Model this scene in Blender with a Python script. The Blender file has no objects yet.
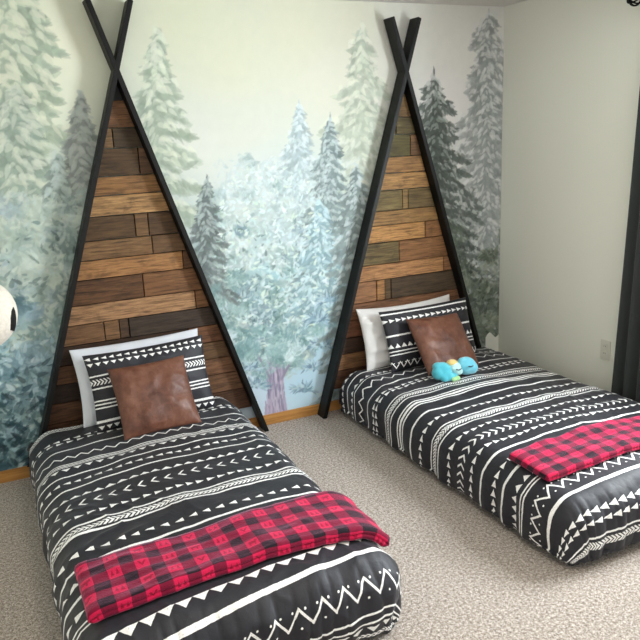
import bpy, bmesh, math, random
import numpy as np
from mathutils import Vector, Matrix, noise
PI = math.pi
random.seed(7)
S = bpy.context.scene
COL = S.collection

# ------------------------------------------------------------------ camera numbers (metres, radians)
F_PX, PITCH, YAW, ROLL = 726.6, 0.25112, 0.43292, -0.04535
CAM = Vector((-3.19676, -3.93534, 1.71741))
def cam_axes():
    cy, sy, cp, sp = math.cos(YAW), math.sin(YAW), math.cos(PITCH), math.sin(PITCH)
    f = Vector((sy*cp, cy*cp, -sp)); r0 = Vector((cy, -sy, 0)); u0 = r0.cross(f)
    cr, sr = math.cos(ROLL), math.sin(ROLL)
    return cr*r0+sr*u0, -sr*r0+cr*u0, f
CR, CU, CF = cam_axes()

# ------------------------------------------------------------------ helpers
def lin(c):
    return tuple((x/255/12.92 if x/255 <= .04045 else ((x/255+.055)/1.055)**2.4) for x in c)
def link(o, parent=None):
    COL.objects.link(o)
    if parent: o.parent = parent
    return o
def mesh_obj(name, verts, faces, m=None, parent=None, smooth=False, loc=None):
    me = bpy.data.meshes.new(name)
    me.from_pydata([tuple(v) for v in verts], [], faces)
    me.update()
    if smooth:
        me.polygons.foreach_set('use_smooth', [True]*len(me.polygons))
    o = bpy.data.objects.new(name, me)
    if m: me.materials.append(m)
    if loc: o.location = loc
    return link(o, parent)
def bm_obj(name, bm, m=None, parent=None, smooth=False):
    bmesh.ops.recalc_face_normals(bm, faces=bm.faces)
    me = bpy.data.meshes.new(name); bm.to_mesh(me); bm.free()
    if smooth: me.polygons.foreach_set('use_smooth', [True]*len(me.polygons))
    o = bpy.data.objects.new(name, me)
    if m: me.materials.append(m)
    return link(o, parent)
def empty(name, loc, label, cat, group=None, rz=0):
    o = bpy.data.objects.new(name, None); o.empty_display_size = .1
    o.location = loc; o.rotation_euler = (0, 0, rz)
    tag(o, label, cat, group)
    return link(o)
def tag(o, label, cat, group=None):
    o['label'] = label; o['category'] = cat
    if group: o['group'] = group
    return o
def struct(o, label=None):
    o['kind'] = 'structure'
    if label: o['label'] = label
    return o
def box(bm, x0, x1, y0, y1, z0, z1, bev=0.0, seg=2):
    g = bmesh.ops.create_cube(bm, size=1)
    for v in g['verts']:
        v.co = Vector(((x0+x1)/2+v.co.x*(x1-x0), (y0+y1)/2+v.co.y*(y1-y0), (z0+z1)/2+v.co.z*(z1-z0)))
    if bev:
        es = list({e for v in g['verts'] for e in v.link_edges})
        bmesh.ops.bevel(bm, geom=es, offset=bev, segments=seg, affect='EDGES', profile=.7)
def box_obj(name, b, m, parent=None, bev=0.0):
    bm = bmesh.new(); box(bm, *b, bev=bev); return bm_obj(name, bm, m, parent)
def tube(bm, pts, r, n=10, closed=False):
    pts = [Vector(p) for p in pts]; rings = []; N = len(pts)
    up = None
    for i, p in enumerate(pts):
        a = pts[(i-1) % N] if (closed or i > 0) else p
        b = pts[(i+1) % N] if (closed or i < N-1) else p
        d = (b-a).normalized()
        if up is None:
            up = d.orthogonal().normalized()
        up = (up-d*up.dot(d)).normalized(); w = d.cross(up)
        rr = r[i] if isinstance(r, (list, tuple)) else r
        rings.append([bm.verts.new(p+(up*math.cos(2*PI*k/n)+w*math.sin(2*PI*k/n))*rr) for k in range(n)])
    for i in range(N if closed else N-1):
        A, B = rings[i], rings[(i+1) % N]
        for k in range(n): bm.faces.new((A[k], A[(k+1) % n], B[(k+1) % n], B[k]))
    if not closed:
        bm.faces.new(rings[0][::-1]); bm.faces.new(rings[-1])

# ------------------------------------------------------------------ node expression helper
class E:
    """A float socket with arithmetic."""
    def __init__(s, nt, sock): s.nt, s.s = nt, sock
    def op(s, o, *a):
        n = s.nt.nodes.new('ShaderNodeMath'); n.operation = o
        for i, x in enumerate((s,)+a):
            if isinstance(x, E): s.nt.links.new(x.s, n.inputs[i])
            else: n.inputs[i].default_value = x
        return E(s.nt, n.outputs[0])
    def __add__(s, b): return s.op('ADD', b)
    def __sub__(s, b): return s.op('SUBTRACT', b)
    def __mul__(s, b): return s.op('MULTIPLY', b)
    def __truediv__(s, b): return s.op('DIVIDE', b)
    def abs(s): return s.op('ABSOLUTE')
    def fract(s): return s.op('FRACT')
    def floor(s): return s.op('FLOOR')
    def lt(s, b): return s.op('LESS_THAN', b)
    def gt(s, b): return s.op('GREATER_THAN', b)
    def max(s, b): return s.op('MAXIMUM', b)
    def min(s, b): return s.op('MINIMUM', b)
    def inv(s): return s.op('MULTIPLY_ADD', -1.0, 1.0)
    def mod(s, b): return s.op('FLOORED_MODULO', b)
class M:
    """A material under construction."""
    def __init__(s, name, rough=.6, spec=.3, sheen=0):
        s.m = bpy.data.materials.new(name); s.m.use_nodes = True
        s.nt = s.m.node_tree; s.b = s.nt.nodes['Principled BSDF']
        s.b.inputs['Roughness'].default_value = rough
        s.b.inputs['Specular IOR Level'].default_value = spec
        if sheen:
            s.b.inputs['Sheen Weight'].default_value = sheen; s.b.inputs['Sheen Roughness'].default_value = .4
    def n(s, t, **k):
        n = s.nt.nodes.new(t)
        for a, b in k.items():
            if a in n.inputs: n.inputs[a].default_value = b
            else: setattr(n, a, b)
        return n
    def l(s, a, b): s.nt.links.new(a, b)
    def coord(s, kind='Object'):
        return s.n('ShaderNodeTexCoord').outputs[kind]
    def mapped(s, scale, kind='Object'):
        mp = s.n('ShaderNodeMapping'); s.l(s.coord(kind), mp.inputs['Vector']); mp.inputs['Scale'].default_value = scale
        return mp.outputs['Vector']
    def noise(s, scale, detail=3, vec=None, rough=.5, dist=0):
        n = s.n('ShaderNodeTexNoise', Scale=scale, Detail=detail, Roughness=rough, Distortion=dist)
        s.l(vec if vec is not None else s.coord(), n.inputs['Vector'])
        return E(s.nt, n.outputs['Fac'])
    def uv(s):
        n = s.n('ShaderNodeSeparateXYZ'); s.l(s.coord('UV'), n.inputs[0])
        return E(s.nt, n.outputs[0]), E(s.nt, n.outputs[1])
    def mix(s, fac, a, b, mode='MIX'):
        n = s.n('ShaderNodeMix', data_type='RGBA', blend_type=mode)
        for x, i in ((fac, 0), (a, 6), (b, 7)):
            if isinstance(x, E): s.l(x.s, n.inputs[i])
            elif isinstance(x, bpy.types.NodeSocket): s.l(x, n.inputs[i])
            elif i == 0: n.inputs[0].default_value = x
            else: n.inputs[i].default_value = (*x[:3], 1)
        return n.outputs[2]
    def ramp(s, fac, stops):
        n = s.n('ShaderNodeValToRGB'); s.l(fac.s, n.inputs[0]); el = n.color_ramp.elements
        while len(el) < len(stops): el.new(.5)
        for e, (p, c) in zip(el, stops): e.position = p; e.color = (*c[:3], 1)
        return n.outputs[0]
    def color(s, c):
        if isinstance(c, bpy.types.NodeSocket): s.l(c, s.b.inputs['Base Color'])
        else: s.b.inputs['Base Color'].default_value = (*c[:3], 1)
        return s
    def bump(s, h, strength=.3, dist=.01):
        n = s.n('ShaderNodeBump', Strength=strength, Distance=dist)
        s.l(h.s, n.inputs['Height']); s.l(n.outputs[0], s.b.inputs['Normal']); return s

# ------------------------------------------------------------------ plain materials
def paint(name, rgb, rough=.75):
    k = M(name, rough, .2); n = k.noise(140, 3)
    c = lin(rgb); k.color(k.mix(k.noise(3, 2)*.06, c, tuple(x*.8 for x in c))).bump(n, .08, .002)
    return k.m
WALL = paint('cream_wall_paint', (238, 238, 226))
CEIL = paint('ceiling_paint', (216, 212, 208))
def carpet_mat():
    k = M('beige_carpet', .95, .05, .25)
    a = k.noise(82, 4, rough=.8); b = k.noise(210, 3, rough=.7); c = k.noise(1.2, 2)
    f = a*.55+b*.45
    col = k.ramp(f, [(.38, lin((78, 66, 54))), (.5, lin((176, 163, 152))), (.60, lin((240, 233, 226)))])
    k.color(k.mix(c*.14, col, lin((150, 132, 112))))
    k.bump(f, .75, .012); return k.m
CARPET = carpet_mat()
def oak_mat():
    k = M('oak_baseboard', .45, .4); n = k.noise(9, 5, k.mapped((.5, 6, 9)), .6)
    k.color(k.ramp(n, [(.3, lin((158, 106, 52))), (.6, lin((196, 142, 78))), (.8, lin((208, 158, 96)))])); return k.m
OAK = oak_mat()
def black_wood():
    k = M('black_painted_board', .5, .3); n = k.noise(6, 4, k.mapped((8, 8, 1)))
    k.color(k.ramp(n, [(.3, lin((9, 10, 10))), (.7, lin((19, 20, 18)))])).bump(n, .12, .004); return k.m
BLACKWOOD = black_wood()
def plank_mat():
    k = M('reclaimed_planks', .62, .3)
    at = k.n('ShaderNodeAttribute', attribute_name='Col')
    g = k.noise(5, 6, k.mapped((1.3, 1, 15)), .7, .8); g2 = k.noise(3, 4, k.mapped((2.2, 1, 36)), .65, .4); kn = k.noise(7, 3, k.mapped((1, 1, 1.6)), .6, 1)
    c = k.mix((g*1.9-.55).max(0.).min(1.), k.mix(1.0, at.outputs['Color'], (.38, .33, .29), 'MULTIPLY'), at.outputs['Color'])
    c = k.mix((g2-.46).max(0.)*3.2, c, (.012, .008, .005))
    c = k.mix((kn-.53).max(0.)*2.6, c, (.03, .018, .01))
    k.color(c).bump(g*.6+g2*.4, .5, .006); return k.m
PLANK = plank_mat()
def metal(name, rgb, rough=.4):
    k = M(name, rough); k.b.inputs['Metallic'].default_value = .8; k.color(lin(rgb)).bump(k.noise(60, 2), .05, .001); return k.m
BLACKMETAL = metal('black_metal', (22, 22, 24))
def linen(name, rgb, sheen=.1):
    k = M(name, .85, .1, sheen); a = k.noise(9, 4); w = k.noise(260, 2)
    c = lin(rgb); k.color(k.mix(a*.25, c, tuple(x*.82 for x in c))).bump(a*.7+w*.2, .3, .012); return k.m
WHITELINEN = linen('white_pillowcase', (226, 224, 222))
GREYLINEN = linen('soft_grey_pillowcase', (222, 226, 234))
MATTRESS = linen('white_mattress_cover', (225, 224, 220))
CURTAINM = linen('black_curtain_cloth', (64, 68, 67), .3)
PLASTIC = paint('ivory_plastic', (221, 219, 205), .35)
DARKSLOT = paint('dark_slot', (60, 58, 54), .6)
def leather_mat():
    k = M('brown_leather', .42, .4)
    a = k.noise(7, 5, rough=.6); b = k.noise(34, 4, rough=.6, dist=.4); c = k.noise(150, 2)
    col = k.ramp(a*.65+b*.35, [(.34, lin((78, 46, 36))), (.5, lin((108, 68, 52))), (.68, lin((132, 90, 72)))])
    k.color(col).bump(a*.5+b*.4+c*.12, .45, .012); return k.m
LEATHER = leather_mat()

# ------------------------------------------------------------------ printed cloth
def pattern(k, rows, u, v, lo):
    """union of printed rows; u across, v along, metres"""
    tot = None
    for r in rows:
        t, v0 = r[0], r[1]; a = r[2:]
        d = v-v0
        if t == 'line': m = d.abs().lt(a[0]/2)
        elif t == 'zig':
            h, p, w = a; z = ((u/p).fract()-.5).abs()*4-1.0
            m = (d-z*(h/2)).abs().lt(w)
            q = ((u/p*2).fract()-.5).abs()*(p/2); yy = ((u/p*2+.0).floor().mod(2.)*2-1.0)*(h*.42)
        elif t == 'tri':
            h, p, dr, fill = a; q = (u/p).fract(); w = (d/h)+.5
            if dr in 'LR':
                qq = (q if dr == 'L' else q.inv())/fill
                m = (d/h*2).abs().lt(qq)*qq.lt(1.)
            else:
                ww = w if dr == 'U' else w.inv()
                m = ((q-.5).abs()/(fill/2)).lt(ww)*ww.lt(1.)
        elif t == 'chev':
            h, p, sg, w = a; m = (u/p+d.abs()*(sg/p)).fract().lt(w)*d.abs().lt(h/2)
        elif t == 'braid':
            h, p = a; m = (u/p+d.abs()*(1.1/p)).fract().lt(.62)*d.abs().lt(h/2)
        elif t == 'dots':
            p, rad, off = a; q = ((u/p+off).fract()-.5)*p; m = (q*q+d*d).lt(rad*rad)
        tot = m if tot is None else tot.max(m)
    return tot
def printed(name, rows, wob=.006, skew=0.):
    k = M(name, .56, .42, .10)
    u, v = k.uv()
    nz = k.noise(7, 2, k.coord('UV')); nz2 = k.noise(60, 2, k.coord('UV'))
    vv = v-v*(u.max(-.5).min(.5)*-1.0+.2)*skew+(nz-.5)*wob+(nz2-.5)*.004; uu = u+(nz-.5)*.02
    p = pattern(k, rows, uu, vv, None)
    wear = k.noise(170, 2, k.coord('UV'))
    p = p*(wear*1.8+.15).min(1.)
    base = k.mix(k.noise(5, 3), lin((26, 26, 32)), lin((38, 38, 46)))
    k.color(k.mix(p, base, lin((250, 249, 247))))
    k.bump(k.noise(11, 4, dist=.5)*.8+k.noise(300, 2)*.06, .35, .02)
    return k.m
rows_left = [('braid', .165, .035, .018), ('line', .192, .007), ('tri', .318, .022, .05, 'L', .7), ('tri', .348, .022, .05, 'R', .7),
    ('line', .45, .010), ('zig', .54, .030, .062, .0055), ('line', .615, .008), ('line', .632, .008), ('line', .645, .005), ('tri', .672, .022, .05, 'D', .8),
    ('line', .73, .009), ('tri', .79, .024, .046, 'L', .75), ('line', .853, .010), ('tri', .932, .022, .05, 'U', .95),
    ('chev', 1.02, .050, .060, -1., .2), ('tri', 1.125, .026, .046, 'R', .75),
    ('line', 1.197, .011), ('braid', 1.232, .034, .02), ('line', 1.266, .011), ('tri', 1.388, .028, .056, 'L', .6), ('line', 1.453, .014),
    ('tri', 1.53, .03, .06, 'U', .8), ('line', 1.60, .016), ('tri', 1.68, .03, .05, 'R', .8), ('line', 1.735, .009), ('line', 1.76, .009),
    ('tri', 1.885, .034, .060, 'D', .98), ('line', 1.962, .020), ('zig', 2.075, .058, .085, .0065), ('dots', 2.05, .0425, .004, .0), ('dots', 2.105, .0425, .004, .5),
    ('line', 2.165, .008), ('line', 2.195, .008), ('tri', 2.225, .026, .06, 'D', .8), ('braid', 2.27, .03, .02)]
rows_right = [('tri', .15, .024, .042, 'U', .85), ('line', .21, .012), ('tri', .285, .024, .042, 'U', .85), ('line', .318, .006), ('zig', .38, .038, .075, .006),
    ('line', .47, .013), ('tri', .545, .024, .045, 'R', .8), ('tri', .575, .024, .045, 'R', .8), ('line', .668, .009), ('braid', .705, .034, .017), ('line', .742, .009),
    ('line', .802, .010), ('line', .826, .016), ('line', .850, .010), ('line', .94, .014), ('tri', 1.03, .026, .046, 'R', .82),
    ('line', 1.112, .010), ('braid', 1.148, .036, .018), ('line', 1.186, .010), ('tri', 1.27, .026, .046, 'R', .75), ('chev', 1.36, .050, .042, .9, .3),
    ('tri', 1.44, .026, .046, 'R', .8), ('line', 1.517, .014), ('tri', 1.60, .026, .046, 'R', .8), ('line', 1.67, .016), ('tri', 1.74, .026, .046, 'U', .8),
    ('line', 1.782, .008), ('line', 1.80, .008), ('zig', 1.880, .050, .078, .007), ('dots', 1.856, .039, .004, .0), ('dots', 1.904, .039, .004, .5), ('line', 1.955, .020),
    ('tri', 2.060, .026, .046, 'L', .9), ('tri', 2.10, .026, .046, 'L', .9), ('line', 2.165, .009), ('braid', 2.20, .034, .018)]
COMF_L = printed('black_tribal_print_left', rows_left, skew=.063)
COMF_R = printed('black_tribal_print_right', rows_right)
# the pillowcases: v runs down from the top edge
h = .40
SHAM_L = printed('tribal_print_pillow_left', [('tri', h*.065, .018, .040, 'L', .7), ('tri', h*.145, .018, .040, 'D', .8), ('line', h*.29, .008), ('chev', h*.37, .03, .02, 1., .5),
    ('line', h*.45, .008), ('line', h*.61, .007), ('line', h*.655, .007), ('line', h*.70, .007), ('line', h*.87, .013), ('tri', h*.95, .02, .04, 'D', .8)], .004)
SHAM_R = printed('tribal_print_pillow_right', [('line', h*.06, .010), ('tri', h*.17, .024, .042, 'R', .85), ('line', h*.40, .011), ('tri', h*.555, .026, .042, 'U', .9),
    ('line', h*.64, .007), ('line', h*.69, .007), ('zig', h*.845, .036, .05, .005), ('dots', h*.815, .025, .0032, .0)], .004)
def plaid():
    k = M('red_buffalo_plaid_fleece', .8, .2, .55); k.b.inputs['Sheen Tint'].default_value = (1, .45, .65, 1)
    u, v = k.uv(); P = .090
    nz = k.noise(9, 2, k.coord('UV')); u = u+(nz-.5)*.012; v = v+(nz-.5)*.010
    a = (u/P).fract(); b = (v/P).fract(); A = a.lt(.5); B = b.lt(.5)
    both = A*B; one = A+B-both*2.0; cellx = (u/P).floor(); celly = (v/P).floor()
    x = (a-.75)*4.0; y = (b-.75)*4.0                      # -1..1 inside a bright square
    kind = (cellx+celly*2.0).mod(4.)
    tent = (x.abs()+(y+.5)*.62).lt(.62)*y.abs().lt(.55)*((x.abs()*1.6+(y+.5)*.8).gt(.42).max(y.gt(.3)))
    def fir(cx): xx = (x-cx).abs(); return (xx*2.6).lt((y+.7)*.62)*y.lt(.45)*y.gt(-.7)
    firs = fir(-.42).max(fir(.42))
    body = ((x/.62)*(x/.62)+((y+.12)/.28)*((y+.12)/.28)).lt(1.)
    legs = ((x.abs()-.38).abs()).lt(.1)*y.gt(-.1)*y.lt(.55)
    headb = ((x-.6)*(x-.6)+(y+.35)*(y+.35)).lt(.05)
    beast = body.max(legs).max(headb)
    mot = (kind.lt(.5)*tent).max(kind.gt(.5)*kind.lt(1.5)*firs).max(kind.gt(1.5)*kind.lt(2.5)*beast).max(kind.gt(2.5)*firs)
    mot = mot*A.inv()*B.inv()
    c = k.mix(one, lin((208, 24, 74)), lin((122, 14, 48)))
    c = k.mix(mot*.75, c, lin((120, 6, 34)))
    c = k.mix(both, c, lin((22, 18, 26)))
    k.color(c); k.bump(k.noise(14, 4)*.7+k.noise(220, 3)*.5, .5, .01); return k.m
PLAID = plaid()

# ------------------------------------------------------------------ the room
XL, YR, HC = -4.3, -4.6, 2.44
FLOORO = struct(box_obj('floor', (XL, .1, YR, .1, -.1, 0), CARPET))
struct(box_obj('ceiling', (XL, .1, YR, .1, HC, HC+.1), CEIL))
WB = struct(box_obj('wall_back', (XL, .1, .006, .12, 0, HC), WALL))
struct(box_obj('wall_left', (XL-.1, XL, YR, .1, 0, HC), WALL))
WY0, WY1, WZ0, WZ1 = -2.42, -1.56, .95, 2.10           # window opening in the right-hand wall
bm = bmesh.new()
box(bm, 0, .12, WY1, .1, 0, HC); box(bm, 0, .12, YR, WY0, 0, HC); box(bm, 0, .12, WY0, WY1, 0, WZ0); box(bm, 0, .12, WY0, WY1, WZ1, HC)
struct(bm_obj('wall_right', bm, WALL))
struct(box_obj('baseboard_back', (XL, -.001, -.012, .006, 0, .064), OAK, bev=.003))
struct(box_obj('baseboard_right', (-.012, 0, YR, -.013, 0, .064), OAK, bev=.003))
bm = bmesh.new()
f = .05
box(bm, .02, .10, WY0, WY0+f, WZ0, WZ1); box(bm, .02, .10, WY1-f, WY1, WZ0, WZ1)
box(bm, .02, .10, WY0+f, WY1-f, WZ0, WZ0+f); box(bm, .02, .10, WY0+f, WY1-f, WZ1-f, WZ1)
box(bm, .04, .08, WY0+f, WY1-f, (WZ0+WZ1)/2-.02, (WZ0+WZ1)/2+.02)
WIN = struct(bm_obj('window_1', bm, PLASTIC))
k = M('window_glass', .05); nt = k.nt
tr = k.n('ShaderNodeBsdfTransparent'); gl = k.n('ShaderNodeBsdfGlossy', Roughness=.02); mx = k.n('ShaderNodeMixShader', Fac=.06)
k.l(tr.outputs[0], mx.inputs[1]); k.l(gl.outputs[0], mx.inputs[2]); k.l(mx.outputs[0], nt.nodes['Material Output'].inputs['Surface'])
box_obj('pane', (.058, .062, WY0+f, WY1-f, WZ0+f, WZ1-f), k.m, WIN)

# ------------------------------------------------------------------ the forest mural (watercolour painted stroke by stroke)
MX0, DX = -3.66, .0042
MW, MH = int(3.66/DX)+1, int(HC/DX)+1
def cv(px, py):
    """photo position -> place on the mural, in canvas cells"""
    d = CR*((px-320)/F_PX)+CU*((320-py)/F_PX)+CF
    t = (0-CAM.y)/d.y; p = CAM+d*t
    return (p.x-MX0)/DX, p.z/DX
rng = np.random.default_rng(11)
def paint_mural():
    pts = [((5, 5), (228, 234, 204)), ((60, 40), (240, 240, 212)), ((40, 100), (232, 236, 210)), ((180, 20), (222, 225, 194)), ((230, 60), (222, 224, 195)), ((300, 30), (222, 222, 194)),
        ((345, 20), (220, 219, 196)), ((240, 130), (221, 223, 207)), ((330, 80), (224, 224, 205)), ((420, 25), (238, 236, 226)), ((460, 40), (238, 235, 228)), ((445, 100), (244, 240, 238)), ((495, 60), (234, 232, 226)),
        ((200, 150), (224, 227, 215)), ((250, 180), (212, 224, 223)), ((300, 220), (198, 220, 226)), ((280, 300), (158, 206, 214)), ((330, 290), (150, 205, 220)), ((300, 380), (186, 222, 240)), ((260, 400), (206, 226, 242)),
        ((20, 200), (196, 212, 190)), ((60, 200), (186, 200, 188)), ((30, 260), (164, 184, 176)), ((20, 350), (150, 176, 180)), ((45, 330), (158, 182, 174)), ((15, 420), (110, 148, 164)), ((40, 400), (122, 162, 168)),
        ((10, 460), (92, 136, 154)), ((190, 220), (204, 218, 210)), ((215, 290), (158, 188, 188)), ((475, 150), (220, 222, 222)), ((480, 250), (168, 178, 168)), ((480, 310), (126, 136, 118)), ((445, 200), (204, 208, 204)), ((140, 250), (160, 175, 170))]
    X, Y = np.meshgrid(np.arange(MW), np.arange(MH))
    num = np.zeros((MH, MW, 3)); den = np.zeros((MH, MW, 1))
    for (p, c) in pts:
        cx, cy = cv(*p); w = 1/(((X-cx)**2+(Y-cy)**2)+900.)**1.6
        num += w[..., None]*np.array(c, float); den += w[..., None]
    img = num/den
    def dab(px, py, ln, wd, ang, col, al, hard=3.):
        """one brush stroke; ln, wd half sizes in cells"""
        ln, wd = ln*.0055/DX, wd*.0055/DX
        cx, cy = cv(px, py); r = int(max(ln, wd)*1.1)+2
        x0, x1, y0, y1 = int(cx)-r, int(cx)+r+1, int(cy)-r, int(cy)+r+1
        if x1 <= 0 or y1 <= 0 or x0 >= MW or y0 >= MH: return
        x0, y0, x1, y1 = max(x0, 0), max(y0, 0), min(x1, MW), min(y1, MH)
        xs = np.arange(x0, x1)[None, :]-cx; ys = np.arange(y0, y1)[:, None]-cy
        ca, sa = math.cos(ang), math.sin(ang)
        a = (xs*ca+ys*sa)/ln; b = (-xs*sa+ys*ca)/(wd*np.clip(1-.6*a, .25, 1.6))
        m = np.clip((1-np.sqrt(a*a+b*b))*hard, 0, 1)[..., None]*al
        img[y0:y1, x0:x1] = img[y0:y1, x0:x1]*(1-m)+np.array(col)*m
    U = rng.uniform
    def jit(c, s): return np.clip(np.array(c, float)+U(-s, s)+rng.normal(0, s*.25, 3), 0, 250)
    def conifer(x, top, bot, hw, col, al=.6, lead=8, light=None, dens=1., powr=.85, fade=.0, side=(1, 1), sz=1., gap=9.):
        """a drooping fir: leader, then separate ragged boughs that widen downward"""
        col = np.array(col, float)
        for i in range(6): dab(x+U(-.4, .4), top-lead*i/6+2, 5, 1.1, PI/2, jit(col, 5), al)
        for i in range(int((bot-top)/4)): dab(x+U(-1, 1), top+i*4, 6, 1.8+i*.02, PI/2+U(-.1, .1), jit(col*.93, 6), al*.8*(1-fade*i*4/(bot-top)))
        y = top+1.
        while y < bot:
            t = (y-top)/(bot-top); A = al*(1-fade*t)
            for sgn in (-1, 1):
                yy0 = y+U(-.25, .25)*gap
                L = (hw*(t**powr)*U(.38, 1.2)+2.)*side[0 if sgn < 0 else 1]
                dr = U(.05, .5); shade = U(-8, 8)
                R2 = lambda a: -a if sgn > 0 else PI+a
                for j in range(3):                                  # the wash
                    q = (j+.5)/3; dab(x+sgn*L*q*.85, yy0+dr*L*q*q*.8+gap*.1, max(3, L*.30), max(1.6, gap*.36*(1.1-q*.6)), R2(.25+dr*q), jit(col+shade+10, 5), A*.8, 2.2)
                n = int(L*1.0*dens)+3
                for j in range(n):                                  # needles hanging from its lower edge
                    q = (j+U(0, 1))/n
                    dab(x+sgn*L*q, yy0+dr*L*q*q+gap*U(.0, .62)*(1-q*.5), U(2.6, 6.)*sz*(1-.25*q), U(1.0, 2.0)*sz, R2(U(.35, 1.35) if q < .88 else U(-.3, .5)), jit(col*U(.80, 1.04)+shade, 7), A*U(.6, 1.15), 5.)
                if light is not None:
                    for j in range(int(L*.13*dens)+1):              # paper showing between the boughs
                        q = U(.05, .95); dab(x+sgn*L*q, yy0-gap*U(.15, .5)+dr*L*q*q, U(2., 4.6)*sz, U(.8, 1.7)*sz, R2(U(.3, 1.3)), jit(light, 6), .62*(1-fade*t), 5.)
            y += gap*U(.45, .9)*(.45+.6*t)
    def leaves(poly_fn, box_, n, cols, al, s0=1.4, s1=4.2, hard=5.):
        x0, y0, x1, y1 = box_
        for k in range(n):
            x, y = U(x0, x1), U(y0, y1)
            if U(0, 1) > poly_fn(x, y): continue
            c = cols[int(U(0, len(cols)))]; l = U(s0, s1)
            dab(x, y, l*1.25, l*U(.32, .58), U(0, PI), jit(c, 8), al*U(.5, 1.), hard)
    def clusters(poly_fn, box_, n, pal, al, rad=(7, 15), per=34, s0=2., s1=5.5, wash_=.28):
        """tufts of leaves, each tuft of its own tint, with paler sprigs on it"""
        x0, y0, x1, y1 = box_
        for k in range(n):
            x, y = U(x0, x1), U(y0, y1)
            if U(0, 1) > poly_fn(x, y): continue
            c0 = np.array(pal[int(U(0, len(pal)))], float); R0 = U(*rad); fan = U(0, PI)
            for i in range(4): dab(x+U(-.5, .5)*R0, y+U(-.5, .5)*R0, R0*.9, R0*.6, U(0, PI), jit(c0, 4), al*wash_, 1.4)
            for i in range(per):
                a = U(0, 2*PI); r_ = R0*math.sqrt(U(0, 1)); l = U(s0, s1)
                dab(x+math.cos(a)*r_, y+math.sin(a)*r_*.8, l*1.2, l*U(.3, .55), fan+U(-.8, .8), jit(c0+U(-20, 22), 5), al*U(.5, 1.), 5.)
    sm = lambda a, b, t: float(np.clip((t-a)/(b-a), 0, 1))
    # pale fir right of the left headboard, then the pale one left of the right headboard
    conifer(157, 36, 258, 62, (180, 198, 174), .42, 9, (226, 232, 210), .8, .8, .35, sz=1.7, gap=13)
    conifer(362, 30, 225, 62, (198, 210, 188), .42, 10, (228, 232, 212), .8, .75, .3, sz=1.7, gap=15)
    # pale green giant at the left edge
    conifer(6, -70, 300, 92, (186, 204, 178), .5, 6, (226, 230, 204), .9, .55, .1, sz=2., gap=17)
    conifer(16, 90, 330, 66, (166, 186, 168), .45, 2, (212, 220, 200), .8, .5, .1, sz=1.9, gap=15)
    # grey fir behind it, hidden in part by the headboard
    conifer(81, 98, 330, 52, (156, 166, 160), .55, 4, (190, 200, 192), .9, .75, .1, sz=1.6, gap=12)
    conifer(58, 160, 380, 44, (144, 162, 154), .5, 3, (190, 206, 198), .9, .6, .1, sz=1.6, gap=13)
    # blue-green undergrowth at lower left, deeper towards the floor
    clusters(lambda x, y: .25+.6*sm(200, 290, y), (-25, 190, 100, 350), 210, [(170, 190, 176), (158, 180, 172), (186, 202, 186), (164, 186, 192), (196, 212, 200), (132, 154, 150)], .55, (8, 18), 30, 2.5, 7)
    leaves(lambda x, y: .6, (-25, 190, 90, 390), 800, [(196, 212, 202), (178, 200, 196), (206, 216, 200)], .6, 2, 5)
    leaves(lambda x, y: .5, (-25, 220, 90, 400), 420, [(84, 108, 106), (98, 122, 116), (66, 88, 88)], .55, 1.8, 4.6)
    clusters(lambda x, y: .05+.95*sm(300, 430, y), (-25, 290, 90, 490), 240, [(118, 152, 164), (104, 140, 150), (136, 168, 170), (90, 122, 130), (144, 176, 190), (124, 154, 152)], .6, (7, 16), 34, 2., 5.5, .10)
    leaves(lambda x, y: .7*(1-sm(400, 480, y)*.7), (-25, 330, 80, 480), 460, [(186, 218, 224), (206, 228, 230), (166, 204, 216)], .7, 2, 5)
    leaves(lambda x, y: sm(350, 440, y), (-25, 340, 70, 480), 520, [(36, 70, 82), (50, 84, 98), (40, 60, 68)], .6, 2, 6)
    # far firs in the middle and the wide pale broadleaf crown
    conifer(299, 108, 262, 38, (184, 206, 210), .5, 9, (222, 234, 236), .9, .8, .4, sz=1.2, gap=9)
    def crown(x, y):
        d = ((x-268)/68)**2+((y-268)/108)**2
        return float(np.clip((1.12-d)*4, 0, 1))
    clusters(crown, (190, 160, 350, 380), 240, [(192, 210, 204), (176, 198, 196), (204, 218, 212), (160, 188, 188), (212, 224, 222)], .5, (7, 14), 26, 2., 5.2)
    clusters(lambda x, y: crown(x, y)*sm(200, 300, y), (205, 200, 350, 390), 210, [(134, 170, 170), (118, 156, 154), (148, 180, 184), (134, 166, 154), (136, 162, 176), (162, 188, 186)], .5, (6, 12), 28, 2., 5.)
    leaves(lambda x, y: crown(x, y)*sm(210, 330, y), (205, 200, 350, 390), 700, [(92, 126, 128), (104, 136, 142), (112, 138, 130)], .7, 1.6, 4.4)
    conifer(330, 124, 300, 38, (142, 162, 162), .62, 12, (204, 220, 220), 1., .7, .35, side=(1, .9), sz=1.2, gap=9)
    conifer(320, 205, 345, 44, (150, 188, 198), .4, 2, (200, 230, 236), .8, .6, .15, sz=1.5, gap=12)
    leaves(crown, (200, 165, 345, 385), 1500, [(230, 242, 242), (212, 234, 236), (200, 226, 224), (222, 238, 220)], .8, 1.4, 3.8)
    leaves(lambda x, y: 1., (215, 160, 330, 200), 320, [(206, 222, 222), (190, 210, 210)], .55, 1.3, 3.4)
    # dark little fir by the left headboard
    conifer(207, 184, 300, 32, (120, 134, 132), .72, 10, (182, 198, 194), 1.1, .8, .35, sz=1.15, gap=9)
    clusters(lambda x, y: .9, (205, 270, 245, 400), 40, [(140, 174, 172), (160, 192, 190), (124, 160, 160)], .5, (5, 9), 26, 1.6, 4)
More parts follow.
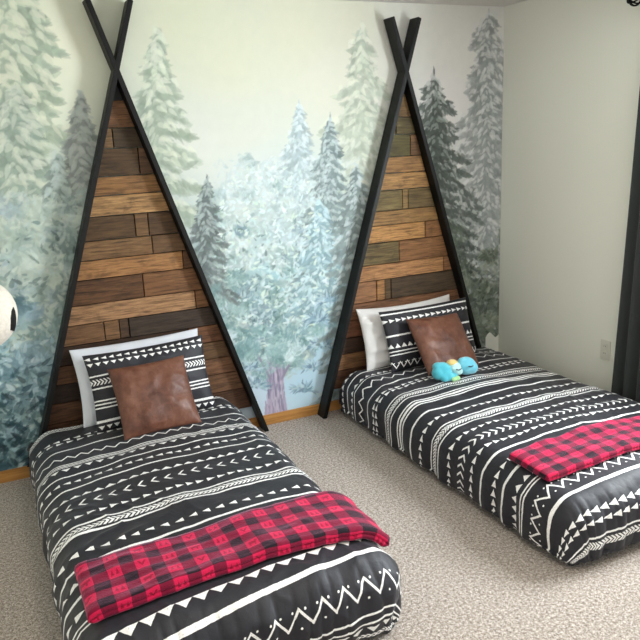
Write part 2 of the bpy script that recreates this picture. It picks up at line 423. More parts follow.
    # trunk of the broadleaf tree, its boughs, ferns beside it
    for i in range(420):
        y = U(360, 416); hw_ = 8+4*sm(395, 416, y)
        dab(276+U(-hw_, hw_), y, U(5, 12), U(.8, 1.7), PI/2+U(-.07, .07), jit([(186, 172, 200), (160, 148, 178), (208, 196, 216), (132, 128, 154)][int(U(0, 4))], 7), .6, 5.)
    for s_ in (-1, 1):
        for i in range(40):
            q = i/40; dab(276+s_*(6+q*13), 378-q*24, 4, 1.5, PI/2-s_*.5, jit((150, 142, 168), 7), .45)
    clusters(lambda x, y: crown(x, y+6)*.9, (222, 330, 338, 380), 90, [(132, 174, 178), (150, 190, 188), (118, 160, 160), (206, 228, 230)], .6, (5, 10), 26, 1.7, 4.2)
    for (fx, fy, n_) in ((256, 386, 80), (304, 390, 90), (314, 368, 110), (322, 345, 130), (250, 368, 60), (318, 320, 120), (330, 300, 120)):
        for i in range(n_):
            a = U(-.6, 3.8); r_ = U(0, 14); a2 = a+U(-.4, .4)
            dab(fx+math.cos(a)*r_, fy-math.sin(a)*r_*.6, U(2.5, 6.5), U(.8, 1.7), a2, jit([(140, 178, 198), (104, 136, 158), (176, 208, 220), (190, 218, 226)][int(U(0, 4))], 8), .6, 5.)
    # the dark spruce and the tall grey fir right of the right headboard
    conifer(489, 16, 350, 54, (184, 190, 188), .55, 8, (232, 233, 230), 1., .5, .0, sz=1.5, gap=12)
    conifer(486, 40, 340, 32, (168, 176, 174), .45, 4, (226, 228, 225), .9, .55, .0, sz=1.4, gap=12)
    conifer(462, 190, 350, 30, (176, 184, 182), .45, 4, (224, 228, 225), .9, .6, .0, sz=1.3, gap=11)
    conifer(434, 76, 330, 78, (118, 128, 122), .72, 10, (216, 220, 216), 1.1, .72, .0, sz=1.4, gap=13)
    conifer(436, 100, 330, 50, (92, 102, 96), .55, 2, (160, 172, 164), .7, .75, .0, sz=1.3, gap=13)
    clusters(lambda x, y: sm(200, 290, y), (440, 200, 515, 345), 110, [(112, 124, 106), (134, 146, 126), (96, 108, 94), (150, 158, 140), (84, 94, 80)], .55, (6, 13), 28, 2, 5.5)
    leaves(lambda x, y: sm(220, 320, y)*.7, (440, 200, 515, 345), 260, [(176, 186, 172), (60, 70, 60)], .6, 1.6, 4.5)
    # foliage left of the right headboard, mostly the headboard's shadow painted in
    conifer(356, 170, 420, 40, (140, 158, 156), .5, 2, (202, 218, 218), .9, .5, .0, sz=1.4, gap=12)
    lum = (img*np.array([.3, .59, .11])).sum(-1, keepdims=True); img[:] = np.clip(lum+(img-lum)*.82, 0, 255)
    # the last strip of paper stops short of the floor in the corner, bare wall below it
    xx = MX0+X*DX; zz = Y*DX
    bare = (xx > -.114) & (zz < .30+.02*np.sin(xx*60))
    img[bare] = (238, 238, 226)
    c = img/255.; c = np.where(c <= .04045, c/12.92, ((c+.055)/1.055)**2.4)
    return c
art = paint_mural()
xs = MX0+np.arange(MW)*DX; xs[-1] = -.0005
zs = np.arange(MH)*DX; zs[-1] = HC-.0005; zs[0] = .06
VX, VZ = np.meshgrid(xs, zs)
co = np.stack([VX, np.full_like(VX, 0.0), VZ], -1).reshape(-1, 3)
idx = np.arange(MW*MH).reshape(MH, MW)
quads = np.stack([idx[:-1, :-1], idx[:-1, 1:], idx[1:, 1:], idx[1:, :-1]], -1).reshape(-1, 4)
me = bpy.data.meshes.new('forest_mural')
me.vertices.add(len(co)); me.vertices.foreach_set('co', co.ravel().astype(np.float32))
me.loops.add(quads.size); me.loops.foreach_set('vertex_index', quads.ravel().astype(np.int32))
me.polygons.add(len(quads)); me.polygons.foreach_set('loop_start', (np.arange(len(quads))*4).astype(np.int32))
me.update(calc_edges=True); me.validate()
ca = me.color_attributes.new('Paint', 'FLOAT_COLOR', 'POINT')
rgba = np.ones((len(co), 4), np.float32); rgba[:, :3] = art.reshape(-1, 3); ca.data.foreach_set('color', rgba.ravel())
k = M('watercolour_mural_paper', .7, .2); at = k.n('ShaderNodeAttribute', attribute_name='Paint')
wash = k.noise(16, 4, rough=.6)
k.color(k.mix((wash-.5)*.5+.12, at.outputs['Color'], k.mix(1.0, at.outputs['Color'], (.8, .84, .86), 'MULTIPLY')))
me.materials.append(k.m)
mur = link(bpy.data.objects.new('forest_mural', me), WB); mur['label'] = 'misty watercolour forest wallpaper'

# ------------------------------------------------------------------ teepee headboards
def clip_poly(poly, a, b, c):
    out = []
    for i in range(len(poly)):
        p, q = poly[i], poly[(i+1) % len(poly)]
        dp, dq = a*p[0]+b*p[1]+c, a*q[0]+b*q[1]+c
        if dp >= 0: out.append(p)
        if (dp >= 0) != (dq >= 0):
            t = dp/(dp-dq); out.append((p[0]+t*(q[0]-p[0]), p[1]+t*(q[1]-p[1])))
    return out
HB_HALF, HB_Z, HB_TOP = .655, 2.045, 2.365
def headboard(cx, label, rows, half, HB_Z, HB_TOP, gain):
    t = empty('teepee_headboard', (cx, 0, 0), label, 'headboard', 'teepee headboards behind the beds')
    sl = half/HB_Z
    th = .027                                                        # horizontal thickness of a board
    for sg in (-1, 1):
        y0, y1 = (-.014, -.106) if sg < 0 else (-.0145, -.1045)
        bm = bmesh.new(); vs = []
        n = math.hypot(1, sl)
        for z, d in ((0, 0), (HB_TOP, 0)):
            xo = sg*(half-sl*z); xi = xo-sg*th
            # square cut at the top end
            zo = z+(sg*0 if z == 0 else th*sl*.5); zi = z-(0 if z == 0 else th*sl*.5)
            if z > 0: xo = sg*(half-sl*zo); xi = sg*(half-sl*zi)-sg*th
            vs.append([bm.verts.new(p) for p in ((xo, y0, zo), (xo, y1, zo), (xi, y1, zi), (xi, y0, zi))])
        A, B = vs
        for k_ in range(4): bm.faces.new((A[k_], A[(k_+1) % 4], B[(k_+1) % 4], B[k_]))
        bm.faces.new(A[::-1]); bm.faces.new(B)
        bmesh.ops.bevel(bm, geom=list(bm.edges), offset=.0025, segments=2, affect='EDGES')
        bm_obj('pole', bm, BLACKWOOD, t)
    # planks, each cut to the triangle
    bm = bmesh.new(); cl = bm.loops.layers.float_color.new('Col')
    e = .030
    for (z0, z1, segs) in rows:
        for (x0, x1, c) in segs:
            g = .0022
            p = [(x0+g, z0+g), (x1-g, z0+g), (x1-g, z1-g), (x0+g, z1-g)]
            p = clip_poly(p, -1, -sl, half-e); p = clip_poly(p, 1, -sl, half-e)
            if len(p) < 3: continue
            dy = random.uniform(-.003, .003)
            yf, yb = -.040+dy, -.016
            m = [sum(q[0] for q in p)/len(p), sum(q[1] for q in p)/len(p)]
            def ins(q, k_=.003):
                dx, dz = m[0]-q[0], m[1]-q[1]; L = math.hypot(dx, dz) or 1
                return (q[0]+dx/L*k_, q[1]+dz/L*k_)
            F = [bm.verts.new((*ins(q)[:1], yf, ins(q)[1])) for q in p]
            Mv = [bm.verts.new((q[0], yf+.003, q[1])) for q in p]
            Bv = [bm.verts.new((q[0], yb, q[1])) for q in p]
            fs = [bm.faces.new(F), bm.faces.new(Bv[::-1])]
            for i in range(len(p)):
                j = (i+1) % len(p)
                fs.append(bm.faces.new((F[i], Mv[i], Mv[j], F[j]))); fs.append(bm.faces.new((Mv[i], Bv[i], Bv[j], Mv[j])))
            cc = [min(1, x_*gain) for x_ in lin(c)]
            for f_ in fs:
                for lp in f_.loops: lp[cl] = (*cc, 1)
    bm_obj('plank_panel', bm, PLANK, t)
    # dark plate that closes the peak above the planks
    zt = rows[0][1]
    w0 = half-sl*zt-.030; zt2 = HB_Z-.12
    bm = bmesh.new()
    tri = [(-w0, zt), (w0, zt), (0.0, zt+(w0)/sl)]
    Fv = [bm.verts.new((x, -.034, z)) for x, z in tri]; Bv = [bm.verts.new((x, -.016, z)) for x, z in tri]
    bm.faces.new(Fv); bm.faces.new(Bv[::-1])
    for i in range(3): bm.faces.new((Fv[i], Bv[i], Bv[(i+1) % 3], Fv[(i+1) % 3]))
    bm_obj('peak_plate', bm, BLACKWOOD, t)
    return t
W = 1.0
def full(c): return [(-W, W, c)]
rl = [(1.79, 1.925, full((128, 92, 62))),
    (1.69, 1.79, [(-W, -.045, (124, 98, 68)), (-.045, W, (74, 60, 42))]),
    (1.551, 1.69, [(-W, .075, (88, 68, 46)), (.075, W, (108, 82, 60))]),
    (1.455, 1.551, full((146, 108, 68))), (1.352, 1.455, full((178, 140, 94))),
    (1.229, 1.352, [(-W, .02, (92, 70, 46)), (.02, .09, (120, 92, 62)), (.09, W, (88, 66, 44))]),
    (1.13, 1.229, [(-W, .10, (128, 98, 66)), (.10, W, (108, 82, 56))]), (1.03, 1.13, [(-W, .26, (168, 124, 80)), (.26, W, (104, 74, 50))]),
    (.90, 1.03, [(-W, .03, (100, 70, 46)), (.03, W, (124, 88, 58))]), (.797, .90, [(-W, .31, (168, 130, 94)), (.31, W, (136, 98, 66))]),
    (.69, .797, [(-W, -.20, (124, 92, 64)), (-.20, -.12, (130, 98, 68)), (-.12, -.07, (84, 64, 48)), (-.07, W, (66, 55, 46))]),
    (.59, .69, [(-W, .25, (66, 48, 36)), (.25, W, (122, 84, 58))]), (.49, .59, [(-W, .2, (104, 72, 48)), (.2, W, (110, 84, 58))]),
    (.39, .49, [(-W, .3, (52, 38, 30)), (.3, W, (128, 92, 66))]), (.28, .39, [(-W, .1, (96, 66, 46)), (.1, W, (118, 86, 62))]), (.15, .28, full((90, 62, 44)))]
rr = [(1.79, 1.925, full((122, 98, 64))), (1.69, 1.79, [(-W, -.045, (112, 100, 66)), (-.045, W, (96, 86, 56))]), (1.56, 1.69, [(-W, .055, (98, 92, 58)), (.055, W, (116, 88, 60))]),  # same plank layout; the yellowish light falling here is mixed into the colours
    (1.462, 1.56, full((152, 116, 74))), (1.362, 1.462, full((172, 134, 86))), (1.238, 1.362, [(-W, -.005, (116, 102, 66)), (-.005, .035, (142, 118, 78)), (.035, W, (108, 92, 60))]),
    (1.15, 1.238, full((144, 112, 70))), (1.045, 1.15, [(-W, .16, (180, 136, 84)), (.16, W, (140, 100, 64))]), (.91, 1.045, [(-W, -.035, (104, 90, 58)), (-.035, W, (134, 96, 62))]), (.812, .91, [(-W, .30, (172, 128, 86)), (.30, W, (140, 100, 68))]),
    (.68, .812, [(-W, -.205, (148, 108, 76)), (-.205, -.145, (160, 118, 76)), (-.145, -.10, (92, 74, 52)), (-.10, W, (78, 64, 48))]), (.58, .68, full((124, 88, 62))), (.47, .58, [(-W, .2, (122, 82, 60)), (.2, W, (110, 84, 58))]), (.37, .47, full((66, 48, 38))), (.27, .37, full((128, 94, 64))), (.15, .27, full((90, 62, 44)))]
headboard(-2.466, 'tall teepee headboard of reclaimed planks behind the left bed', rl, .672, 2.108, 2.39, 1.5)
headboard(-.79, 'tall teepee headboard of reclaimed planks behind the right bed', rr, .645, 2.092, 2.345, 1.75)  # higher gain puts the stronger light on these planks into their colour

# ------------------------------------------------------------------ beds: mattress, comforter
HB = .295                                                            # height of a bed's top
class Bed:
    def __init__(s, cx, hw, seed, yf):
        s.cx, s.hw, s.seed = cx, hw, seed; s.r = .105; s.a = hw-s.r; s.rf = s.r; s.yf = yf; s.yh = .175; s.rh = .035
    def arc(s, d, a, r):
        if d <= a: return d, 0.
        th = (d-a)/r
        if th < PI/2: return a+r*math.sin(th), r*(1-math.cos(th))
        return a+r, r+(d-a-r*PI/2)
    def raw(s, u, t):
        sg = 1 if u >= 0 else -1
        du, dt, r, hc = abs(u)-s.a, t-s.yf, s.r, HB-.014
        X, Du = s.arc(abs(u), s.a, r)
        if t > 1.0: Y, Dt = s.arc(t, s.yf, r)
        else:
            Y, Dt = s.arc(2.0-t, 2.0-s.yh, s.rh); Y = 2.0-Y
        nx, ny = (1., 0.) if Du > 0 else (0., 0.)
        if t > 1.0 and dt > 0 and du > 0:                            # the cloth fans round the corner
            rho = math.hypot(du, dt); nx, ny = du/rho, dt/rho
            e, D = s.arc(rho, 0, r); X, Y = s.a+e*nx, s.yf+e*ny
        else:
            D = (Du**2.6+Dt**2.6)**(1/2.6)
            if t > 1.0 and dt > 0: nx, ny = 0., 1.
        k = .72*hc
        if D > k: D = k+(hc-k)*(1-math.exp(-(D-k)/(hc-k)))
        fr = D/hc
        bul = .020*math.sin(PI*min(fr*1.05, 1.))+.022*fr*fr-.03*max(0, fr-.9)/.1
        X += bul*nx*min(1, D/.08); Y += bul*ny*min(1, D/.08)
        crown = .016*max(0, 1-(u/s.a)**2)*min(1, max(0, (t-.1)/.3))
        return Vector((s.cx+sg*X, -Y, HB-D+crown)), Du, Dt
    def pos(s, u, t):
        p, Du, Dt = s.raw(u, t); e = .004
        n = (s.raw(u+e, t)[0]-s.raw(u-e, t)[0]).cross(s.raw(u, t-e)[0]-s.raw(u, t+e)[0])
        n = n.normalized() if n.length > 1e-9 else Vector((0, 0, 1))
        q = Vector((u*1.0+s.seed*3.1, t, s.seed))
        d = .013*noise.noise(q*3.2)+.0075*noise.noise(q*8.+Vector((4, 2, 0)))
        # soft diagonal pulls and little quilting dimples
        rid = noise.noise(Vector((u*3+t*9+s.seed, u*9-t*3, 1.7))); d += .011*(1-abs(rid))**5*max(0., noise.noise(q*1.7+Vector((9, 1, 3)))+.15)
        f = min(1, Dt/.2)*max(.25, 1-Du/.2) if t > 1 else 0
        if f > 0:
            rg = 1-abs(math.sin(u*62+2.2*noise.noise(Vector((u*7, t*2, s.seed+8)))+t*3*noise.noise(Vector((u*3, 0, s.seed))))); d -= min(1, Dt/.06)*max(.2, 1-Du/.2)*.009*rg**2*(.6+.8*noise.noise(Vector((u*9, t*4, s.seed+3))))
            d += f*.008*math.sin(u*52+3*noise.noise(Vector((u*5, s.seed, 0))))*(.6+.6*noise.noise(Vector((u*6, t*3, s.seed+5))))
        g = min(1, Du/.2)*max(0, 1-Dt/.16)
        if g > 0: d += g*.008*math.sin(t*27+4*noise.noise(Vector((t*3, s.seed+2, 0))))
        p = p+n*d
        p.z = max(p.z, .006)
        return p, n
BL, BR = Bed(-2.570, .537, 1.0, 1.92), Bed(-.735, .560, 4.0, 1.95)
def comforter(b, mat, label):
    umax = b.a+b.r*PI/2+.235; t0, t1 = .075, b.yf+b.rf*PI/2+.235
    NU, NT = 240, 260; vs, uvs = [], []
    for j in range(NT+1):
        t = t0+(t1-t0)*j/NT
        for i in range(NU+1):
            u = -umax+2*umax*i/NU
            vs.append(b.pos(u, t)[0]); uvs.append((u, t))
    fc = [(j*(NU+1)+i, (j+1)*(NU+1)+i, (j+1)*(NU+1)+i+1, j*(NU+1)+i+1) for j in range(NT) for i in range(NU)]
    o = mesh_obj('comforter', vs, fc, mat, None, True); me = o.data
    ul = me.uv_layers.new(name='UVMap'); li = np.zeros(len(me.loops), np.int32); me.loops.foreach_get('vertex_index', li)
    ul.data.foreach_set('uv', np.array(uvs, np.float32)[li].ravel())
    md = o.modifiers.new('thickness', 'SOLIDIFY'); md.thickness = .014; md.offset = -1
    return tag(o, label, 'comforter', 'printed comforters on the beds')
def mattress(b, label):
    o = box_obj('mattress', (b.cx-b.hw+.075, b.cx+b.hw-.075, -1.90, -.125, .012, HB-.045), MATTRESS, None, .03)
    return tag(o, label, 'mattress', 'white mattresses under the comforters')
mattress(BL, 'white mattress under the left bed comforter at the headboard')
mattress(BR, 'white mattress under the right bed comforter at the headboard')
comforter(BL, COMF_L, 'black and white tribal print comforter on the left bed nearest the camera')
comforter(BR, COMF_R, 'black and white tribal print comforter on the right bed along the plain wall')

# ------------------------------------------------------------------ pillows
def pillow(name, w, h, th, mat, loc, lean, rz, label, cat, group, seed=0, roll=0, pinch=.05, wrinkle=.008, sag=0., n=44):
    """standing cushion: local x across, z up from its bottom edge, y thickness"""
    vs, uvs, fc = [], [], []
    def P(a, b, sd):
        e = 1-pinch*(1-b*b)*abs(a)**3; e2 = 1-pinch*(1-a*a)*abs(b)**3
        x = a*w/2*e; z = b*h/2*e2
        k = max(0, (1-abs(a)**3.0)*(1-abs(b)**3.0))**.55
        q = Vector((a*1.7+seed*5, b*1.7, sd*2+seed))
        y = sd*(th/2*k*(1+.18*noise.noise(q*1.2))+.001)
        y += wrinkle*k*noise.noise(q*2.4)+wrinkle*.8*(1-abs(noise.noise(q*1.5+Vector((3, 3, 0)))))**3*k*sd
        z -= sag*(1-a*a)*(b+1)/2*h
        return Vector((x, y, z+h/2))
    N = n+1
    for sd in (-1, 1):
        for j in range(N):
            for i in range(N):
                a, b = -1+2*i/n, -1+2*j/n
                a = math.copysign(1-(1-abs(a))**1.35, a); b = math.copysign(1-(1-abs(b))**1.35, b)
                vs.append(P(a, b, sd)); uvs.append((a*w/2, h/2-b*h/2))
    for s_ in (0, 1):
        o_ = s_*N*N
        for j in range(n):
            for i in range(n):
                q = (o_+j*N+i, o_+j*N+i+1, o_+(j+1)*N+i+1, o_+(j+1)*N+i)
                fc.append(q if s_ == 0 else q[::-1])
    rim = [i for i in range(N)]+[j*N+n for j in range(1, N)]+[n*N+i for i in range(n-1, -1, -1)]+[j*N for j in range(n-1, 0, -1)]
    for i in range(len(rim)):
        a, b = rim[i], rim[(i+1) % len(rim)]
        fc.append((a, N*N+a, N*N+b, b))
    o = mesh_obj(name, vs, fc, mat, None, True); me = o.data
    ul = me.uv_layers.new(name='UVMap'); li = np.zeros(len(me.loops), np.int32); me.loops.foreach_get('vertex_index', li)
    ul.data.foreach_set('uv', np.array(uvs, np.float32)[li].ravel())
    o.matrix_world = Matrix.Translation(loc) @ Matrix.Rotation(rz, 4, 'Z') @ Matrix.Rotation(-lean, 4, 'X') @ Matrix.Rotation(roll, 4, 'Y')
    return tag(o, label, cat, group)
R_ = math.radians
pillow('pillow', .70, .412, .085, GREYLINEN, (-2.506, -.204, .295), R_(17.5), R_(4), 'pale grey pillow showing behind the printed pillow on the left bed', 'pillow', 'plain pillows against the headboards', 1, wrinkle=.014)
pillow('pillow', .70, .385, .085, WHITELINEN, (-.822, -.200, .295), R_(17.5), R_(1), 'white pillow showing behind the printed pillow on the right bed', 'pillow', 'plain pillows against the headboards', 2, wrinkle=.02, sag=.03)
pillow('printed_pillow', .645, .402, .10, SHAM_L, (-2.482, -.316, .296), R_(20), R_(4), 'black pillow printed with white bands and stripes on the left bed', 'pillow', 'printed pillows', 3)
pillow('printed_pillow', .66, .378, .10, SHAM_R, (-.740, -.316, .296), R_(20.5), R_(2), 'black pillow printed with white arrows and zigzag on the right bed', 'pillow', 'printed pillows', 4)
pillow('leather_cushion', .40, .375, .115, LEATHER, (-2.503, -.515, .305), R_(33), R_(4), 'square brown leather cushion with no toy, on the left bed', 'cushion', 'brown leather cushions', 6, wrinkle=.006)
pillow('leather_cushion', .41, .375, .115, LEATHER, (-.740, -.515, .302), R_(38), R_(10), 'square brown leather cushion behind the blue plush toy on the right bed', 'cushion', 'brown leather cushions', 9, wrinkle=.006, roll=R_(5))

# ------------------------------------------------------------------ folded throws
def throw(b, u0, u1, tA, tB, hgt, label, seed):
    """folded fleece lying on the comforter; tA(q), tB(q) its two long edges, q from 0 to 1 along it"""
    NU = 120; prof = []
    K = 26
    for i in range(K+1): prof.append((i/K, 1., .0))                      # over the top
    side = [(1.018, .86), (1.03, .68), (1.026, .56), (1.008, .50), (1.026, .44), (1.034, .28), (1.02, .08)]
    prof += [(x, z, 1.) for x, z in side]
    prof += [(1-i/K, 0.02, 2.) for i in range(K+1)]
    prof += [(1-x, z, 3.) for x, z in reversed(side)]
    NP = len(prof); vs, uvs, fc = [], [], []
    per = [0.]
    for i in range(1, NP):
        per.append(per[-1]+math.hypot((prof[i][0]-prof[i-1][0])*.28, (prof[i][1]-prof[i-1][1])*hgt))
    for j in range(NU+1):
        q = j/NU; u = u0+(u1-u0)*q
        endf = min(1, q/.02, (1-q)/.02); endf = math.sqrt(max(0, 1-(1-endf)**2))*.85+.15
        for i, (x, z, kd) in enumerate(prof):
            t = tA(q)+(tB(q)-tA(q))*x
            if kd in (1., 3.) : t += .004*noise.noise(Vector((q*14, seed, kd)))
            p, n = b.pos(u, t)
            zz = .5+(z-.5)*endf
            off = .006+hgt*zz
            if kd == 0.: off += .006*noise.noise(Vector((q*9+seed, x*3, 0)))+.004*(1-abs(noise.noise(Vector((q*5+x*2, x*5, seed)))))**4
            vs.append(p+n*off); uvs.append((u, tA(q)*.3+per[i]+.003*z))
    for j in range(NU):
        for i in range(NP):
            k_ = (i+1) % NP; fc.append((j*NP+i, (j+1)*NP+i, (j+1)*NP+k_, j*NP+k_))
    fc.append(tuple(range(NP))); fc.append(tuple(NU*NP+i for i in reversed(range(NP))))
    o = mesh_obj('throw_blanket', vs, fc, PLAID, None, True); me = o.data
    bm = bmesh.new(); bm.from_mesh(me); bmesh.ops.recalc_face_normals(bm, faces=bm.faces); bm.to_mesh(me); bm.free()
    ul = me.uv_layers.new(name='UVMap'); li = np.zeros(len(me.loops), np.int32); me.loops.foreach_get('vertex_index', li)
    ul.data.foreach_set('uv', np.array(uvs, np.float32)[li].ravel())
    return tag(o, label, 'blanket', 'folded red plaid throws')
throw(BL, -.485, .555, lambda q: 1.585+.018*math.sin(q*5), lambda q: 1.862+.010*math.sin(q*6+1), .046, 'folded red and black plaid throw across the left bed', 1)
throw(BR, -.505, .50, lambda q: 1.622-.008*q, lambda q: 1.850+.010*math.sin(q*5), .032, 'folded red and black plaid throw across the right bed', 2)

# ------------------------------------------------------------------ plush toy
def fuzzy(name, rgb, rgb2):
    k = M(name, .9, .1, .5); a = k.noise(30, 4); b = k.noise(320, 2)
    k.color(k.mix(a, lin(rgb), lin(rgb2))).bump(a*.4+b*.8, .5, .006); return k.m
TEAL = fuzzy('turquoise_plush', (62, 168, 190), (110, 205, 216)); SKY = fuzzy('light_blue_plush', (92, 186, 212), (142, 214, 228)); YEL = fuzzy('yellow_plush', (226, 190, 110), (238, 214, 150)); DARKSTITCH = fuzzy('dark_stitching', (46, 60, 72), (60, 70, 80)); PALE = fuzzy('pale_blue_plush', (170, 216, 220), (196, 228, 226)); MINT = fuzzy('mint_plush', (160, 214, 150), (190, 226, 170))
def blobs(name, bl, m, parent):
    """several ellipsoids fused into one skin"""
    bm = bmesh.new()
    for (c, r) in bl:
        g = bmesh.ops.create_icosphere(bm, subdivisions=3, radius=1)
        for v in g['verts']: v.co = Vector((v.co.x*r[0]+c[0], v.co.y*r[1]+c[1], v.co.z*r[2]+c[2]))
    o = bm_obj(name, bm, m, parent, True)
    if len(bl) > 1:
        rm = o.modifiers.new('fuse', 'REMESH'); rm.mode = 'VOXEL'; rm.voxel_size = .004; rm.use_smooth_shade = True
        sm_ = o.modifiers.new('soften', 'SMOOTH'); sm_.factor = .6; sm_.iterations = 6
    return o
toy = empty('plush_toy', (-.818, -.625, .312), 'light blue plush toy with a yellow patch against the right leather cushion', 'toy', None, R_(-6))
blobs('body', [((-.075, 0, .045), (.052, .05, .045)), ((-.105, -.012, .040), (.034, .036, .036)), ((-.058, -.042, .022), (.026, .026, .022)), ((-.088, -.046, .020), (.022, .022, .020)), ((-.030, -.038, .020), (.022, .024, .020)), ((-.10, .0, .072), (.030, .028, .022))], TEAL, toy)
hd = blobs('head', [((.065, .004, .050), (.055, .050, .048)), ((.040, .0, .082), (.022, .020, .018)), ((.092, -.004, .040), (.034, .038, .036))], SKY, toy)
blobs('muzzle', [((-.012, -.006, .056), (.038, .040, .034)), ((.0, -.03, .04), (.026, .020, .022))], PALE, toy)
blobs('yellow_patch', [((-.020, -.002, .080), (.030, .028, .018))], YEL, toy)
blobs('foot', [((-.022, -.062, .016), (.016, .014, .014)), ((-.046, -.066, .015), (.015, .014, .013))], MINT, toy)
for c0, c1, c2 in (((-.022, -.048, .058), (-.008, -.052, .054), (.010, -.046, .058)), ((.050, -.048, .064), (.064, -.050, .061), (.078, -.048, .064))):
    bm = bmesh.new(); tube(bm, [c0, c1, c2], .0028, 8); bm_obj('stitched_eye', bm, DARKSTITCH, toy, True)

toy.scale = (1.12, 1.12, 1.12)
# ------------------------------------------------------------------ outlet on the right-hand wall
out = empty('wall_outlet', (0, -.965, .425), 'ivory wall outlet plate low on the plain right wall', 'outlet')
box_obj('plate', (-.007, 0, -.036, .036, -.058, .058), PLASTIC, out, .003)
for dz in (-.021, .021):
    bm = bmesh.new()
    g = bmesh.ops.create_cone(bm, cap_ends=True, segments=24, radius1=.0165, radius2=.0155, depth=.004)
    for v in bm.verts: v.co = Vector((-.0088-v.co.z*.5, v.co.x, v.co.y*.92+dz))
    so = bm_obj('socket', bm, PLASTIC, out)
    for dy in (-.006, .006): box_obj('slot', (-.0112, -.0105, dy-.001, dy+.001, dz-.002, dz+.006), DARKSLOT, so)
bm = bmesh.new(); g = bmesh.ops.create_uvsphere(bm, u_segments=10, v_segments=6, radius=.003)
for v in bm.verts: v.co = Vector((-.007+v.co.x*.5, v.co.y, v.co.z))
bm_obj('screw', bm, PLASTIC, out)

# ------------------------------------------------------------------ curtain and rod
ROD_X, ROD_Z = -.085, 2.305
rod = empty('curtain_rod', (ROD_X, -1.065, ROD_Z), 'black curtain rod with a round cage finial high on the right wall', 'curtain rod')
bm = bmesh.new(); tube(bm, [(0, -.085, 0), (0, -1.95, 0)], .011, 14); bm_obj('rod', bm, BLACKMETAL, rod, True)
bm = bmesh.new()
RB = .041
for i in range(4):
    a = PI*i/4
    tube(bm, [(RB*math.sin(t_)*math.cos(a), -.04+RB*math.cos(t_), RB*math.sin(t_)*math.sin(a)) for t_ in [2*PI*j/28 for j in range(28)]], .0042, 8, True)
tube(bm, [(RB*math.cos(t_), -.04, RB*math.sin(t_)) for t_ in [2*PI*j/28 for j in range(28)]], .0038, 8, True)
tube(bm, [(0, -.04-RB-.012, 0), (0, -.04-RB+.006, 0)], .013, 12)
tube(bm, [(0, -.04+RB-.004, 0), (0, -.04+RB+.010, 0)], .008, 10)
bm_obj('finial', bm, BLACKMETAL, rod, True)
for yb in (-.16, -1.85):
    bm = bmesh.new(); tube(bm, [(.085, yb, -.01), (.03, yb, -.014), (0, yb, -.012)], .007, 10); tube(bm, [(.079, yb, -.01), (.085, yb, -.01)], .022, 14)
    bm_obj('bracket', bm, BLACKMETAL, rod, True)
vs, fc = [], []
NY, NZ = 90, 40
for j in range(NZ+1):
    z = .012+(ROD_Z+.025-.012)*j/NZ
    for i in range(NY+1):
        q = i/NY; y = -1.095-.036*z-.40*q
        am = .030*(.65+.35*(1-z/2.3))
        x = -.062+am*math.sin(q*2*PI*4.5+.6*math.sin(z*1.3)-PI/2)*(1 if z < 2.2 else .55)
        if z > 2.24: x = x*.5+ROD_X*.5-.008
        vs.append((x, y, z))
fc = [(j*(NY+1)+i, j*(NY+1)+i+1, (j+1)*(NY+1)+i+1, (j+1)*(NY+1)+i) for j in range(NZ) for i in range(NY)]
cu = mesh_obj('curtain', vs, fc, CURTAINM, None, True); md = cu.modifiers.new('thickness', 'SOLIDIFY'); md.thickness = .004
tag(cu, 'black curtain hanging at the right edge of the photo', 'curtain')

# ------------------------------------------------------------------ round cream globe at the left edge
d = (CR*((-22-320)/F_PX)+CU*((320-315)/F_PX)+CF); tt = (-.85-CAM.y)/d.y; GC = CAM+d*tt
GR = 39.8*tt/F_PX*.925
k = M('cream_woven_shade', .85, .15, .2)
vz = k.n('ShaderNodeTexVoronoi', Scale=70.); k.l(k.coord(), vz.inputs['Vector'])
vd = E(k.nt, vz.outputs['Distance'])
k.color(k.mix(vd*.35, lin((232, 226, 214)), lin((180, 168, 148)))).bump(vd, .35, .006); GLOBE = k.m
glb = empty('globe_lamp', tuple(GC), 'round cream woven globe lamp with a short black mark at the left edge', 'lamp')
bm = bmesh.new(); bmesh.ops.create_uvsphere(bm, u_segments=64, v_segments=40, radius=GR)
bm_obj('shade', bm, GLOBE, glb, True)
# short black mark, a thick leaf-shaped patch lying on the ball
def onball(px, py):
    dr = (CR*((px-320)/F_PX)+CU*((320-py)/F_PX)+CF).normalized(); oc = CAM-GC
    b_ = oc.dot(dr); disc = b_*b_-(oc.length_squared-GR*GR)
    return CAM+dr*(-b_-math.sqrt(max(disc, 0)))-GC
bm = bmesh.new()
out_l = [(12.9, 307.2), (11.4, 311), (10.6, 318), (10.6, 325), (10.4, 330)]; out_r = [(12.9, 307.2), (14.6, 311), (15.6, 318), (15.4, 325), (13.8, 331)]
rings = []
for (a, b_) in zip(out_l, out_r):
    row = []
    for i in range(5):
        q = i/4; p = onball(a[0]+(b_[0]-a[0])*q, a[1]+(b_[1]-a[1])*q); n_ = p.normalized(); row.append((n_*(GR-.002), n_*(GR+.003)))
    rings.append(row)
top = [[bm.verts.new(p[1]) for p in r] for r in rings]; bot = [[bm.verts.new(p[0]) for p in r] for r in rings]
for j in range(4):
    for i in range(4):
        bm.faces.new((top[j][i], top[j][i+1], top[j+1][i+1], top[j+1][i])); bm.faces.new((bot[j][i], bot[j+1][i], bot[j+1][i+1], bot[j][i+1]))
    bm.faces.new((top[j][0], top[j+1][0], bot[j+1][0], bot[j][0])); bm.faces.new((top[j][4], bot[j][4], bot[j+1][4], top[j+1][4]))
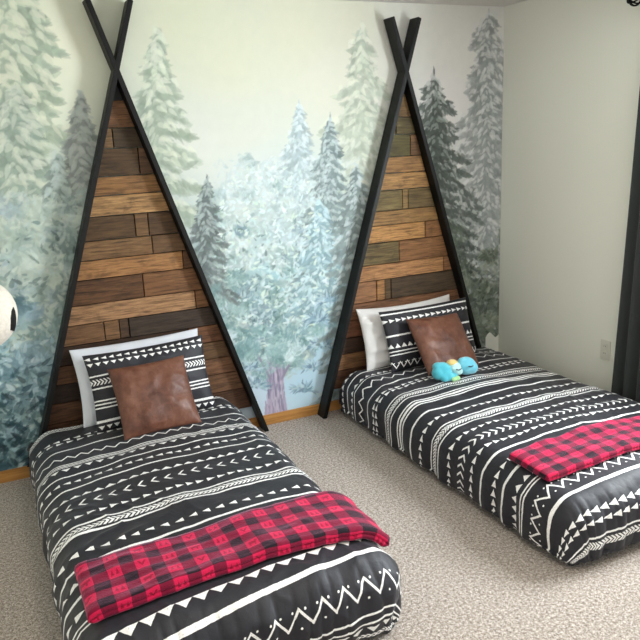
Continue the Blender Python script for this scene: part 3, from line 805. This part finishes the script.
for i in range(4): bm.faces.new((top[4][i], top[4][i+1], bot[4][i+1], bot[4][i]))
bmesh.ops.remove_doubles(bm, verts=bm.verts, dist=1e-5)
mk = bm_obj('black_mark', bm, BLACKWOOD, glb); mk['label'] = 'short black mark'
bm = bmesh.new(); tube(bm, [(0, 0, GR-.004), (0, 0, HC-GC.z-.02)], .004, 8); bm_obj('cord', bm, BLACKMETAL, glb, True)
bm = bmesh.new(); tube(bm, [(0, 0, HC-GC.z-.03), (0, 0, HC-GC.z)], .05, 24); bm_obj('ceiling_canopy', bm, PLASTIC, glb, True)

# ------------------------------------------------------------------ light
def area(name, loc, rot, sx, sy, e, col):
    l = bpy.data.lights.new(name, 'AREA'); l.shape = 'RECTANGLE'; l.size, l.size_y = sx, sy; l.energy = e; l.color = col
    o = bpy.data.objects.new(name, l); o.location = loc; o.rotation_euler = rot; COL.objects.link(o); return o
area('window_daylight', (.16, (WY0+WY1)/2, (WZ0+WZ1)/2+.02), (0, R_(90), 0), WZ1-WZ0-.05, WY1-WY0-.05, 140, (.88, .95, 1.0))
l_ = area('ceiling_lamp_light', (-2.3, -3.1, HC-.06), (0, 0, 0), .35, .35, 16, (1, .88, .70)); l_.data.shape = 'DISK'
wd = bpy.data.worlds.new('room_ambient'); S.world = wd; wd.use_nodes = True
bg = wd.node_tree.nodes['Background']; bg.inputs[0].default_value = (.96, .99, 1.0, 1); bg.inputs[1].default_value = .92

# ------------------------------------------------------------------ camera
cd = bpy.data.cameras.new('camera'); cam = bpy.data.objects.new('camera', cd); COL.objects.link(cam)
cd.sensor_width = 36; cd.lens = F_PX/640*36; cd.clip_start = .02
cam.matrix_world = Matrix(((CR.x, CU.x, -CF.x, CAM.x), (CR.y, CU.y, -CF.y, CAM.y), (CR.z, CU.z, -CF.z, CAM.z), (0, 0, 0, 1)))
S.camera = cam
S.view_settings.view_transform = 'Standard'; S.view_settings.look = 'None'; S.view_settings.gamma = 1; S.view_settings.use_curve_mapping = False
S.view_settings.exposure = 0.15
